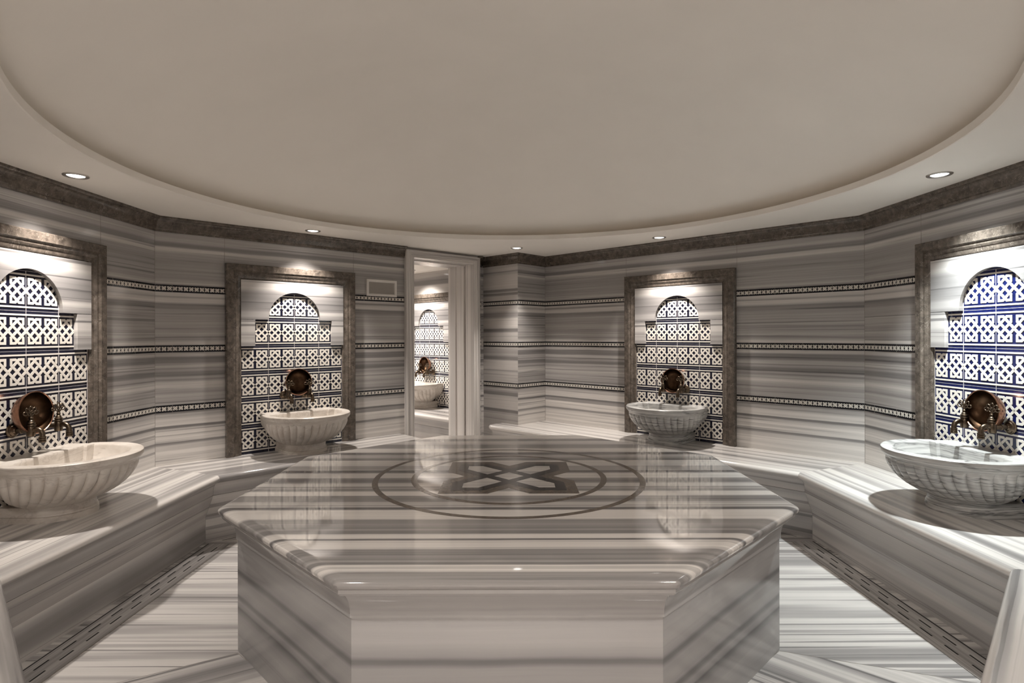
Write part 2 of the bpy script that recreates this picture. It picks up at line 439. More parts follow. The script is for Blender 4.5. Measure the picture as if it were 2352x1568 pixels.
# pier beside the door: stands on the end of the bench
BD_END = 3.31                               # bench D ends here (along D)
mb = MB()
fx = lambda p: ((p[0] - C2[0]) * FC.r[0] + (p[1] - C2[1]) * FC.r[1], -((p[0] - C2[0]) * FC.n[0] + (p[1] - C2[1]) * FC.n[1]))
pq = fx(Q); pcc = fx(PC); lend = LC - (BD_END - 3.07) - .02
mb.box(0, 0, 0, lend, .12, CEIL, M['pier'])
pl = [(lend, 0), (pcc[0], 0), (pq[0], pq[1]), (pq[0] - .04, pq[1] + .02), (lend, .3)]
l_ = 0
mb.face([(lend, 0, BEN), (LC, 0, BEN), (LC, 0, CEIL), (lend, 0, CEIL)], M['pier'], [(lend, BEN), (LC, BEN), (LC, CEIL), (lend, CEIL)])
mb.face([(LC, 0, BEN), (pq[0], pq[1], BEN), (pq[0], pq[1], CEIL), (LC, 0, CEIL)], M['wall'], [(LC + 2.3, BEN), (LC + 2.3 + LP, BEN), (LC + 2.3 + LP, CEIL), (LC + 2.3, CEIL)])
mb.face([(lend, 0, BEN), (lend, .3, BEN), (pq[0], pq[1], BEN), (LC, 0, BEN)], M['wall'])
wP = mb.build('wall_pier'); wP.matrix_world = FC.mat; tag(wP, kind='structure')
wall_bands(wP, [(.002, LC - .001)])
pf = empty('pier_return', Matrix()); bpy.data.objects.remove(pf)
for z in (BZ1, BZ2, BZ3):
    mb = MB(); band_mesh(mb, .001, LP - .002, z)
    o = mb.build('tile_band'); o.parent = wP; o.matrix_parent_inverse = Matrix()
    o.matrix_local = FC.mat.inverted() @ FP.mat
    o['label'] = 'narrow black tile band with white interlaced squares'
wS = wall_obj('wall_strip', FS, 0, LS, uoff=21.0)
wall_bands(wS, [(.004, LS - .001)])
# walls beside and behind the camera
for nm, fr, l in (('wall_front_right', FF, LF), ('wall_front_left', FG, LG)):
    wall_obj(nm, fr, 0, l, uoff=30.0)
FH, LH = seg_frame((V, .35), (V, -1.1)); wall_obj('wall_entry_right', FH, 0, LH, uoff=34)
FI, LI = seg_frame((V, -1.1), (-V, -1.1)); wall_obj('wall_entry_back', FI, 0, LI, uoff=36)
FJ, LJ = seg_frame((-V, -1.1), (-V, .35)); wall_obj('wall_entry_left', FJ, 0, LJ, uoff=39)

# ------------------------------------------------------------------ generic run along a wall with mitred ends
def run(fr, x0, k0, x1, k1, prof, mat, name, parent=None, smooth=40, vstart=0.0, caps=True, world=True, voff=0):
    """prof: list of (d, z) outlines; ends are skewed by k*d"""
    mb = MB(); rows = []; uvs = []
    l = vstart
    for i, (d, z) in enumerate(prof):
        if i: l += math.dist(prof[i], prof[i - 1])
        a, b = x0 + k0 * d, x1 + k1 * d
        rows.append([(a, -d, z), (b, -d, z)]); uvs.append([(a + voff, l), (b + voff, l)])
    mb.grid(rows, mat, uvs)
    if caps:
        for j in (0, 1):
            mb.face([r[j] for r in rows], mat, [(p[1] + .3 * j, p[2]) for p in (r[j] for r in rows)])
    o = mb.build(name, parent, smooth=smooth)
    if world and not parent: o.matrix_world = fr.mat
    return o

def arc(cx, cz, r, a0, a1, n=8):
    return [(cx + r * math.cos(math.radians(a0 + (a1 - a0) * i / n)), cz + r * math.sin(math.radians(a0 + (a1 - a0) * i / n))) for i in range(n + 1)]

def half_cot(f1, f2):
    """skew of the mitre between two neighbouring walls (interior angle)"""
    c = -(f1.r[0] * f2.r[0] + f1.r[1] * f2.r[1]); ang = math.acos(max(-1, min(1, c)))
    return 1 / math.tan(ang / 2)
kAB, kDE = half_cot(FA, FB), half_cot(FD, FE)
kEF, kGA = half_cot(FE, FF), half_cot(FG, FA)
kBS = 0
# cornices
def cornice(n, fr, x0, k0, x1, k1, voff):
    c = CEIL
    prof = [(0, c), (.056, c), (.056, c - .012), (.050, c - .020)] + [(.050 - .030 * math.sin(a * PI / 16), c - .020 - .052 * (1 - math.cos(a * PI / 16))) for a in range(1, 9)] + [(.018, c - .080), (.018, c - .086), (.010, c - .092), (.010, c - .106), (0, c - .106)]
    o = run(fr, x0, k0, x1, k1, prof, M['brown'], 'trim_%d' % n, smooth=35, voff=voff); tag(o, kind='structure')
kCP = -half_cot(FC, FP) if False else 0
cornice(1, FA, -LA, kGA, 0, -kAB, 0)
cornice(2, FB, 0, kAB, DOOR0 + .002, 0, 3)
def corner_k(fa, fb):
    # signed skew at the joint fa -> fb (fa to the left of fb as seen from the room)
    cr = fa.r[0] * fb.r[1] - fa.r[1] * fb.r[0]; dt = fa.r[0] * fb.r[0] + fa.r[1] * fb.r[1]
    ang = math.atan2(cr, dt)          # turn to the left (positive) opens outwards, to the right closes
    return math.tan(ang / 2)
kSC = corner_k(FS, FC); kCP = corner_k(FC, FP); kPD = corner_k(FP, FD)
cornice(3, FS, .002, 0, LS, kSC, 7)
cornice(4, FC, 0, -kSC, LC, kCP, 9)
cornice(5, FP, 0, -kCP, LP, kPD, 11)
cornice(6, FD, -3.07, -kPD, 0, -kDE, 13)
cornice(7, FE, 0, kDE, LE, -kEF, 17)

# ------------------------------------------------------------------ benches
def bench(fr, x0, k0, x1, k1, depth, label, voff, group='marble wall benches around the room'):
    e = empty('stone_bench', fr.mat); x0 += .0008; x1 -= .0008
    tag(e, label, 'bench', group)
    n = depth; Z = BEN; r = .024
    seat = [(0, Z - .046), (.0, Z)] + [(n * f, Z) for f in (.25, .5, .75)] + [(n - r - .004, Z)] + arc(n - r, Z - r, r, 90, -25, 9) + [(n - .022, Z - .050)]
    o = run(fr, x0, k0, x1, k1, seat, M['bench'], 'seat_slab', e, voff=voff, vstart=voff * .37)
    m0 = n - .022
    cove = [(0, Z - .050), (m0, Z - .050)] + [(m0 - .036 * math.sin(a * PI / 16), Z - .050 - .086 * (1 - math.cos(a * PI / 16)) * 1.0) for a in range(1, 9)] + [(m0 - .036, Z - .1385), (0, Z - .1385)]
    run(fr, x0, k0, x1, k1, cove, M['bench2'], 'moulding', e, voff=voff + 2, vstart=voff * .21 + 1)
    f0 = m0 - .036; f1 = n - .127
    face = [(0, Z - .1405), (f0 - .006, Z - .1405), (f0 - .0015, Z - .1415), (f1, Z - .297), (f1, 0), (0, 0)]
    run(fr, x0, k0, x1, k1, face, M['bench2'], 'front_panel', e, voff=voff + 5, vstart=voff * .53 + .4, smooth=12)
    return e
DL, DR = .606, .634
# (lip, moulding and face are cut on one mitre at every corner)
bench(FA, -LA, kGA, 0, -kAB, DL, 'marble bench along the left side wall, under the left-edge basin', 0.0)
bench(FB, 0, kAB, 2.03, 0, DL, 'marble bench on the back wall between the left side bench and the doorway', 3.1)
bench(FD, -BD_END, 0, 0, -kDE, DR, 'marble bench on the back wall right of the doorway, running past the pier', 7.7)
bench(FE, 0, kDE, LE, -kEF, DR, 'marble bench along the right side wall, brightly lit, under the right-edge basin', 12.4)
bench(FF, 0, kEF, 1.75, 0, DR, 'end of a marble bench cut off by the lower right corner', 15.2)
bench(FG, LG - 1.75, 0, LG, -kGA, DL, 'end of a marble bench cut off by the lower left corner', 18.9)

# ------------------------------------------------------------------ tiled niches
PZ = .2135; PX = .2125; ROW0 = BEN + .0075
def build_niche():
    e = empty('tiled_niche', Matrix())
    # --- tiles
    mb = MB(); top = ROW0 + 6 * PZ + .02
    d0 = .004
    mb.box(-HI - .004, -d0, BEN + .001, HI + .004, .0, top, M['navy'])
    tf = lambda a, b, h: (a, -d0 - h, b)
    straps = knot_straps(PX / 4, .0640, .0360, .0138, .0013)
    for row in range(6):
        zc = ROW0 + (row + .5) * PZ
        cols = range(-4, 4) if row < 4 else (range(-3, 3) if row == 4 else range(-2, 2))
        for c in cols:
            xc = (c + .5) * PX / 2
            for s in straps:
                ribbon(mb, [(xc + a, zc + b) for a, b in s], .0138, 0, .0022, M['white'], tf)
        for c in range(cols[0], cols[-1] + 2):
            xj = c * PX / 2
            if abs(xj) > HI - .004: continue
            q_ = .0098
            mb.face([tf(xj - q_, zc, .0021), tf(xj, zc - q_, .0021), tf(xj + q_, zc, .0021), tf(xj, zc + q_, .0021)], M['white'])
            q_ = .0022
            mb.face([tf(xj - q_, zc, .0023), tf(xj, zc - q_, .0023), tf(xj + q_, zc, .0023), tf(xj, zc + q_, .0023)], M['band_black'])
        xw = HI if row < 4 else (3 * PX / 2 + .01 if row == 4 else PX + .01)
        for s in (-1, 1):
            zz = zc + s * PZ * .405
            mb.box(-xw, -d0 - .0020, zz - .0045, xw, -d0, zz + .0045, M['white'])
        mb.box(-xw, -d0 - .0006, zc + PZ / 2 - .0008, xw, -d0, zc + PZ / 2 + .0008, M['grout'])
    for k in range(-2, 3):
        zt = ROW0 + (6 if abs(k) < 2 else 5 if abs(k) < 2 else 4) * PZ
        mb.box(k * PX - .0012, -d0 - .0021, BEN + .001, k * PX + .0012, -d0, zt, M['grout'])
    o = mb.build('tile_panel', e); o['label'] = 'navy tiles with raised white interlace knots'
    # --- marble slab with the stepped arch opening
    mb = MB(); th = .024; zt = EYE + .452
    z4 = ROW0 + 4 * PZ; z5 = ROW0 + 5 * PZ; xs = 3 * PX / 2 + .004; ra = PX + .003; za = z5 + .010
    def piece(poly, skip=()):
        f = [(x, -d0 - th, z) for x, z in poly]; b = [(x, -d0 + .001, z) for x, z in poly]
        mb.face(f, M['niche'], [(x, z) for x, z in poly])
        for i in range(len(poly)):
            j = (i + 1) % len(poly)
            if i in skip: continue
            mb.face([f[j], f[i], b[i], b[j]], M['niche'], [(poly[j][0], poly[j][1]), (poly[i][0], poly[i][1]), (poly[i][0] + .02, poly[i][1]), (poly[j][0] + .02, poly[j][1])])
    # the stepped side blocks
    for s in (-1, 1):
        poly = [(s * HI, z4), (s * xs, z4), (s * xs, z5 - .003), (s * HI, z5 - .003)]
        piece(poly if s < 0 else poly[::-1])
    # the spandrel with the arch
    n = 24
    for s in (-1, 1):
        pts = [(s * ra * math.cos(PI / 2 * i / n), za + ra * math.sin(PI / 2 * i / n)) for i in range(n + 1)]
        pts = [(s * ra, z5)] + pts
        for i in range(len(pts) - 1):
            (xa, zA), (xb, zB) = pts[i], pts[i + 1]
            mb.face([(xa, -d0 - th, zA), (xb, -d0 - th, zB), (xb, -d0 + .001, zB), (xa, -d0 + .001, zA)], M['niche'], [(xa, zA), (xb, zB), (xb + .02, zB), (xa + .02, zA)])
            # fan to the side column and the top edge
            mb.face([(s * HI, -d0 - th, zA), (xa, -d0 - th, zA), (xb, -d0 - th, zB), (s * HI, -d0 - th, zB)], M['niche'], [(s * HI, zA), (xa, zA), (xb, zB), (s * HI, zB)])
        mb.face([(s * HI, -d0 - th, za + ra), (0, -d0 - th, za + ra), (0, -d0 - th, zt), (s * HI, -d0 - th, zt)], M['niche'], [(s * HI, za + ra), (0, za + ra), (0, zt), (s * HI, zt)])
        mb.face([(s * HI, -d0 - th, z5), (s * ra, -d0 - th, z5), (s * ra, -d0 + .001, z5), (s * HI, -d0 + .001, z5)], M['niche'])
    mb.build('arch_slab', e)
    # --- brown frame: mitred profile up, across and down
    mb = MB(); W = HO - HI; ZT = EYE + .572
    prof = [(0, 0), (0, .040), (.006, .046), (.052, .046), (.056, .040), (.060, .034), (.072, .036), (.084, .031), (.090, .026), (.104, .024), (W + .004, .018), (W + .004, .003)]
    def corner(w): return [(-HO + w, BEN + .001), (-HO + w, ZT - w), (HO - w, ZT - w), (HO - w, BEN + .001)]
    rows = []; uvs = []
    for w, d in prof:
        rows.append([(x, -d, z) for x, z in corner(w)]); uvs.append([(x, z) for x, z in corner(w)])
    mb.grid(rows, M['brown'], uvs)
    for j in (0, 3): mb.face([r[j] for r in rows], M['brown'])
    mb.build('stone_frame', e, smooth=25)
    return e
niche0 = build_niche()
NG = 'tiled fountain niches in the marble walls'
def put(proto, fr, x, label, group, cat, first=False, d=0, z=0, rot=0):
    o = proto if first else copy_tree(proto)
    o.matrix_world = fr.at(x, d, z, rot); tag(o, label, cat, group); return o
F5 = Frame((-1.112, 7.65), neg(dD))
put(niche0, FA, NI['A'][1], 'tiled arch niche cut by the left picture edge', NG, 'niche', first=True)
put(niche0, FB, NI['B'][1], 'tiled arch niche between the left corner and the doorway', NG, 'niche')
put(niche0, FD, NI['D'][1], 'tiled arch niche on the back wall right of the pier', NG, 'niche')
o = put(niche0, FE, NI['E'][1], 'tiled arch niche cut by the right picture edge, tiles tinted bluer as cool lamp light', NG, 'niche')
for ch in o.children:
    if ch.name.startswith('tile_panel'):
        ch.data = ch.data.copy(); ch.data.materials[0] = M['navy_cool_lit']; ch['label'] = 'navy tiles tinted bluer as cool lamp light, with raised white interlace knots'
put(niche0, F5, 0, 'tiled arch niche seen through the open doorway', NG, 'niche')

# ------------------------------------------------------------------ wash basins
def outline(R, dc, e, ear, back, n=168, lobes=21, amp=0.0):
    s0 = max(-.98, min(.98, (ear - dc) / R)); a0 = math.asin(s0)
    pts = [(e, back), (e, (back + ear) / 2), (e, ear)]
    for i in range(n + 1):
        a = a0 + (PI - 2 * a0) * i / n
        f = (a - a0) / (PI - 2 * a0) * lobes * PI
        r = R + amp * (abs(math.sin(f)) ** .55 - 1.0)
        pts.append((r * math.cos(a), dc + r * math.sin(a)))
    pts += [(-e, ear), (-e, (back + ear) / 2), (-e, back)]
    return pts
RIM = .318
def build_basin(mat):
    e = empty('wash_basin', Matrix())
    def row(R, dc, w, ear, back, z, amp=0): return [(x, -d, z) for x, d in outline(R, dc, w, ear, back, amp=amp)]
    mb = MB(); r = []
    z = RIM
    prof = [(.333, z, 0), (.337, z - .004, 0), (.338, z - .012, 0), (.337, z - .026, 0), (.332, z - .036, 0), (.325, z - .040, 0), (.323, z - .048, 0), (.318, z - .052, 0),
            (.317, z - .057, .001), (.319, z - .064, .010), (.318, z - .080, .017), (.311, z - .105, .020), (.297, z - .135, .020), (.276, z - .165, .018), (.248, z - .195, .015), (.217, z - .218, .010), (.191, z - .232, .005), (.176, z - .240, 0)]
    outer = []
    for R, zz, amp in prof:
        f = R / .338
        dc = .17 + .055 * (R - .176) / (.338 - .176)
        w = min(.288 * (1 if R > .318 else (.04 + .96 * (R - .150) / (.168))), R * .985)
        ear = .112 if R > .318 else max(.05, .112 * (R - .1) / .218)
        outer.append(row(R, dc, w, ear, .002, zz, amp))
    inner = []
    for R, zz in [(.285, z), (.280, z - .003), (.276, z - .012), (.268, z - .045), (.248, z - .090), (.215, z - .125), (.150, z - .148), (.06, z - .153)]:
        back = .135 + (.285 - R) * .35
        inner.append(row(R, .222, R * .78, back + .02 if R > .1 else .215, back if R > .1 else .2, zz))
    allr = inner[::-1] + outer
    mb.grid(allr, mat)
    mb.face(inner[-1], mat)
    mb.grid([[q[-1], q[0]] for q in inner], mat)
    # closing the back against the wall
    mb.face([r_[0] for r_ in outer] + [r_[-1] for r_ in outer[::-1]], mat)
    # back ledge of the rim
    mb.face([outer[0][0], inner[0][0], inner[0][-1], outer[0][-1]], mat)
    mb.build('bowl', e, smooth=38)
    mb = MB(); r = []
    for R, zz in [(.172, z - .240), (.167, z - .244), (.166, .044), (.167, .042), (.172, .038), (.174, .032), (.171, .028), (.170, .026), (.176, .022), (.177, .012), (.177, 0.0)]:
        r.append(row(R, .17, R * .995, .165, .002, zz))
    mb.grid(r, mat); mb.face(r[-1], mat); mb.face(r[0], mat)
    mb.face([q[0] for q in r] + [q[-1] for q in r[::-1]], mat)
    mb.build('pedestal', e, smooth=30)
    return e
bc = build_basin(M['basin_cream']); bg = build_basin(M['basin_grey'])
BG = 'scalloped marble wash basins under the niches'
OFF = .007
put(bc, FA, NI['A'][1], 'cream fluted marble basin cut by the left picture edge', BG, 'basin', True, OFF, BEN)
put(bc, FB, NI['B'][1] + .012, 'cream fluted marble basin between the left corner and the doorway', BG, 'basin', False, OFF, BEN)
put(bc, F5, .0, 'fluted marble basin seen through the open doorway', BG, 'basin', False, OFF, BEN)
put(bg, FD, NI['D'][1], 'grey veined fluted basin on the back bench right of the pier', BG, 'basin', True, OFF, BEN)
put(bg, FE, NI['E'][1], 'large grey veined fluted basin cut by the right picture edge', BG, 'basin', False, OFF, BEN)

# ------------------------------------------------------------------ taps and bowls
def build_tap():
    e = empty('tap', Matrix())      # origin: on the wall at the pipe axis
    B = M['bronze']
    mb = MB(); mb.lathe([(.0, 0), (.037, 0), (.037, -.005), (.033, -.009), (.030, -.010), (.028, -.016), (.019, -.021), (.017, -.026), (.014, -.028)], B, 28, 'Y')
    mb.build('wall_flange', e, smooth=35)
    mb = MB()
    mb.tube([(0, -.024, 0), (0, -.046, 0), (0, -.048, 0), (0, -.054, 0), (0, -.056, 0), (0, -.086, 0)], [.0125, .0125, .0155, .0155, .0125, .0135], B, 18)
    mb.build('pipe', e, smooth=35)
    mb = MB()
    mb.lathe([(0, -.028), (.017, -.028), (.019, -.024), (.019, .020), (.017, .023), (.021, .026), (.021, .031), (.016, .034), (.019, .038), (.019, .042), (.013, .046), (.014, .049), (.014, .052), (.009, .056), (.009, .066), (.011, .068), (.008, .072), (0, .072)], B, 28, 'Z', (0, -.100, 0))
    mb.build('valve_body', e, smooth=35)
    mb = MB()
    path = [(0, -.112, .002)] + [(0, -.130 - .030 * math.sin(a * PI / 20), .004 - .030 * (1 - math.cos(a * PI / 20)) + .004) for a in range(0, 11)] + [(0, -.160, -.032)]
    mb.tube(path, .0125, B, 18)
    mb.lathe([(0, -.030), (.0165, -.030), (.0165, -.036), (.0140, -.038), (.0165, -.040), (.0165, -.046), (.0140, -.048), (.0165, -.050), (.0165, -.058), (.012, -.060), (0, -.060)], B, 24, 'Z', (0, -.160, 0))
    mb.build('spout', e, smooth=35)
    # openwork crown handle
    mb = MB(); c = Vector((0, -.100, .072))
    def loop(cx, cz, rx, rz, ang, t=.0032):
        pts = []
        for k in range(17):
            a = 2 * PI * k / 16; x, z = rx * math.cos(a), rz * math.sin(a)
            X = x * math.cos(ang) - z * math.sin(ang); Zz = x * math.sin(ang) + z * math.cos(ang)
            pts.append((c.x + cx + X, c.y, c.z + cz + Zz))
        mb.tube(pts, t, B, 8, cap=False)
    for deg in (-75, -38, 0, 38, 75):
        a = math.radians(deg); rr = .034
        loop(math.sin(a) * rr, .012 + math.cos(a) * rr * .86, .0085, .0125, -a)
    for deg in (-45, 0, 45):
        a = math.radians(deg); loop(math.sin(a) * .014, .008 + math.cos(a) * .010, .0065, .010, -a, .0028)
    mb.tube([(c.x, c.y, c.z - .004), (c.x, c.y, c.z + .010)], [.007, .005], B, 12)
    mb.build('handle', e, smooth=50)
    return e
tap0 = build_tap()
TG = 'bronze taps over the basins'
TZ = EYE - .482
first = True
where = dict(A='at the left picture edge', B='of the basin left of the doorway', D='of the basin right of the pier', E='of the right-edge basin', N='of the basin seen through the doorway')
for key, fr, x in (('A', FA, NI['A'][1]), ('B', FB, NI['B'][1]), ('D', FD, NI['D'][1]), ('E', FE, NI['E'][1]), ('N', F5, 0)):
    for s, side in ((-1, 'left'), (1, 'right')):
        t = put(tap0, fr, x + s * .087, 'aged bronze tap, %s one %s' % (side, where[key] if key != 'A' else 'of the left-edge basin'), TG, 'tap', first, .007, TZ); first = False

def build_bowl():
    e = empty('copper_bowl', Matrix())    # origin at the rim centre; the bowl opens towards -y
    R = .108
    outp = [(R, 0), (R * .985, .014), (R * .93, .034), (R * .82, .055), (R * .62, .074), (R * .36, .084), (.0, .087)]
    inp = [(R - .0015, .0), (R * .965, .014), (R * .905, .033), (R * .795, .053), (R * .60, .071), (R * .34, .080), (.0, .083)]
    mb = MB(); mb.lathe(inp, M['copper_in'], 48, 'Y'); mb.build('inside', e, smooth=40)['label'] = 'dark tarnished inside of the bowl'
    mb = MB(); mb.lathe(outp, M['copper'], 48, 'Y')
    mb.lathe([(R - .0030, .001), (R - .001, -.0022), (R + .0028, -.0010), (R + .0030, .003), (R, .006)], M['copper'], 48, 'Y')
    mb.build('shell', e, smooth=40)
    return e
bowl0 = build_bowl()
GB = 'copper pouring bowls propped on the taps'
first = True
bl = dict(A='copper bowl leaning on the taps of the left-edge basin', B='copper bowl leaning on the taps between left corner and doorway',
          D='dark copper bowl leaning on the taps of the back wall basin right of the pier', E='bright copper bowl leaning on the taps of the right-edge basin',
          N='copper bowl leaning on the taps seen through the doorway')
for key, fr, x, dx, dz_ in (('A', FA, NI['A'][1], -.045, .012), ('B', FB, NI['B'][1], .0, .03), ('D', FD, NI['D'][1], .0, .0), ('E', FE, NI['E'][1], .012, .0), ('N', F5, 0, .0, .02)):
    o = put(bowl0, fr, x + dx, bl[key], GB, 'bowl', first, .100, TZ + .078 + dz_)
    o.matrix_world = o.matrix_world @ Matrix.Rotation(math.radians(-4), 4, 'X'); first = False

# ------------------------------------------------------------------ hatch on the back left wall
mb = MB(); e = empty('wall_hatch', FB.at(1.838, 0, EYE + .4545)); tag(e, 'small framed mirror panel high on the wall left of the doorway', 'wall panel')
w, h = .159, .0785
rows = []
for ins, d in ((0, 0), (0, .012), (.004, .015), (.020, .015), (.026, .006), (.026, .002)):
    rows.append([(-w + ins, -d, -h + ins), (w - ins, -d, -h + ins), (w - ins, -d, h - ins), (-w + ins, -d, h - ins)])
mb.grid(rows, M['jamb'], close=True); mb.build('frame', e, smooth=20)
mb = MB(); mb.box(-w + .026, -.006, -h + .026, w - .026, -.001, h - .026, M['glass']); mb.build('mirror', e)

# ------------------------------------------------------------------ doorway
d_ = empty('door_1', FB.mat); tag(d_, kind='structure')
# fluted casing on the room side
prof = [(0, 0), (0, .040), (.004, .046), (.012, .046), (.018, .036), (.026, .034), (.034, .040), (.048, .040), (.052, .030), (.066, .030), (.072, .036), (.080, .036), (.0, 0)][:12]
CW = OP0 - DOOR0
prof = [(w_ * CW / .080, dd) for w_, dd in prof]
def casing(w): 
    k = (DOOR1 - OP1) / CW
    return [(DOOR0 + w, 0.0), (DOOR0 + w, EYE + .846 - w * (EYE + .846 - OPZ) / CW), (DOOR1 - w * k, EYE + .846 - w * (EYE + .846 - OPZ) / CW), (DOOR1 - w * k, 0.0)]
mb = MB(); rows = []; uvs = []; l = 0
for i, (w_, dd) in enumerate(prof):
    if i: l += math.dist(prof[i], prof[i - 1])
    cs = casing(w_); rows.append([(x, -dd, z) for x, z in cs]); uvs.append([(0, l), (2, l + .05), (3, l + .1), (5, l + .15)])
mb.grid(rows, M['jamb'], uvs); mb.build('casing', d_, smooth=25)
# deep lining with a door rebate
mb = MB()
for x, s in ((OP0, 1), (OP1, -1)):
    pr = [(0, -.036), (0, .10), (s * -.010, .10), (s * -.010, .125), (s * .012, .125), (s * .012, .16), (s * .004, .165), (s * .004, .26), (s * .014, .27), (s * .014, .36), (s * .004, .37), (s * .004, REV), (s * -.06, REV)]
    rows = [[(x - 0 + a, y, 0), (x + a, y, OPZ)] for a, y in pr]; l = 0; uv = []
    for i in range(len(pr)):
        if i: l += math.dist(pr[i], pr[i - 1])
        uv.append([(0, l + (.7 if s < 0 else 0)), (2, l + (.7 if s < 0 else 0))])
    mb.grid(rows, M['jamb'], uv)
rows = [[(OP0, y, z), (OP1, y, z)] for y, z in ((-.036, OPZ), (.10, OPZ), (.10, OPZ - .012), (.16, OPZ - .012), (.165, OPZ - .004), (REV, OPZ - .004))]
mb.grid(rows, M['jamb'], [[(0, i * .07), (1, i * .07)] for i in range(6)])
mb.build('lining', d_, smooth=15)
# masonry around the lining
mb = MB()
mb.box(OP0 - .09, .001, OPZ + .002, OP1 + .09, REV, CEIL, M['wall']); o = mb.build('wall_over_door'); o.matrix_world = FB.mat; tag(o, kind='structure')
mb = MB(); mb.box(OP0 - .9, .101, 0, OP0 - .012, REV, CEIL, M['wall']); o = mb.build('wall_door_left'); o.matrix_world = FB.mat; tag(o, kind='structure')
mb = MB(); mb.box(OP1 + .012, .101, 0, OP1 + .6, REV, CEIL, M['wall']); o = mb.build('wall_door_right'); o.matrix_world = FB.mat; tag(o, kind='structure')

# ------------------------------------------------------------------ the room beyond
N5u, N5n = 3.503, 1.617
FN = Frame(F5.o, F5.r)
wN = wall_obj('wall_beyond', F5, -1.4, 1.35, uoff=50, mat='niche')
def BW(u, n): return (AB[0] + dB[0] * u - FB.n[0] * n, AB[1] + dB[1] * u - FB.n[1] * n)
for nm, p, q in (('wall_beyond_far', BW(.6, 3.0), BW(3.6, 3.0)), ('wall_beyond_left', BW(.7, .35), BW(.7, 3.1))):
    fr, l = seg_frame(p, q); wall_obj(nm, fr, 0, l, uoff=60, mat='niche')
bench(F5, -1.35, 0, 1.16, 0, .60, 'marble bench seen through the open doorway', 23.0)
cb = (CEIL, )

# ------------------------------------------------------------------ floor
mb = MB()
rng = [(-1.25, 3.0), (1.25, 3.0)]
mb.face([(-3.6, -1.4, 0), (3.6, -1.4, 0), (3.6, 9.9, 0), (-3.6, 9.9, 0)], M['floor'], [(-3.6, -1.4), (3.6, -1.4), (3.6, 9.9), (-3.6, 9.9)])
mb.face([(-3.6, -1.4, -.05), (-3.6, 9.9, -.05), (3.6, 9.9, -.05), (3.6, -1.4, -.05)], M['floor'])
def slab(poly, ang, off, nm=None):
    ca, sa = math.cos(ang), math.sin(ang)
    mb.face([(x, y, .0012) for x, y in poly], M['floor'], [(x * ca + y * sa + off, -x * sa + y * ca + off) for x, y in poly])
    for i in range(len(poly)):
        (xa, ya), (xb, yb) = poly[i], poly[(i + 1) % len(poly)]
        dx, dy = unit((xb - xa, yb - ya)); nx, ny = -dy * .0013, dx * .0013
        mb.face([(xa - nx, ya - ny, .0016), (xb - nx, yb - ny, .0016), (xb + nx, yb + ny, .0016), (xa + nx, ya + ny, .0016)], M['joint'])
slab([(-1.222, 2.513), (-1.93, 2.12), (-1.93, 1.7), (-.55, .9), (-.45, 1.86)], math.radians(30), 2.0)
slab([(1.186, 2.520), (.45, 1.86), (.55, .9), (1.92, 1.7), (1.92, 2.268)], math.radians(-42), 5.0)
for fr, xa, xb, dp in ((FB, .30, 2.0, DL), (FD, -3.25, -.30, DR)):
    for dd, w_ in ((.035, .0035), (.075, .0015)):
        dq = dp - .127 + dd
        mb.face([(*fr.w(xa, dq - w_), .0014), (*fr.w(xb, dq - w_), .0014), (*fr.w(xb, dq + w_), .0014), (*fr.w(xa, dq + w_), .0014)], M['slot' if w_ > .003 else 'joint'])
fl = mb.build('floor'); tag(fl, kind='structure')

# drain strips at the foot of the side benches
def drain(x, s, y0, y1, label):
    e = empty('floor_drain', Matrix.Translation((x, y0, 0))); tag(e, label, 'floor drain', 'slotted drain strips along the bench feet')
    L = y1 - y0; mb = MB()
    mb.box(min(-.075, -s * .068), 0, 0, max(.075, -s * .068) if s > 0 else .075, L, .0022, M['drain'])
    for k in range(len(mb.uv)): mb.uv[k] = [(b, a) for a, b in mb.uv[k]]
    for off, ww, mt in ((-s * .0765, .0022, 'joint'), (s * .068, .007, 'slot')): mb.box(off - ww / 2, 0, 0, off + ww / 2, L, .0026, M[mt])
    mb.box(-.0235, 0, 0, -.0225, L, .0026, M['joint']); 
    mb.build('slotted_slab', e)
    n = int(L / .1545)
    for row, o2 in ((-.0245, 0.0), (.0245, .075)):
        for k in range(n):
            a = .03 + o2 + k * .1545
            if a + .078 > L: continue
            m2 = MB(); m2.box(row - .0035, a, .0005, row + .0035, a + .078, .0030, M['slot']); m2.build('slot', e)
drain(1.980, 1, 2.30, 3.86, 'slotted drain strip at the foot of the right side bench')
drain(-1.994, -1, 2.20, 3.84, 'slotted drain strip at the foot of the left side bench')

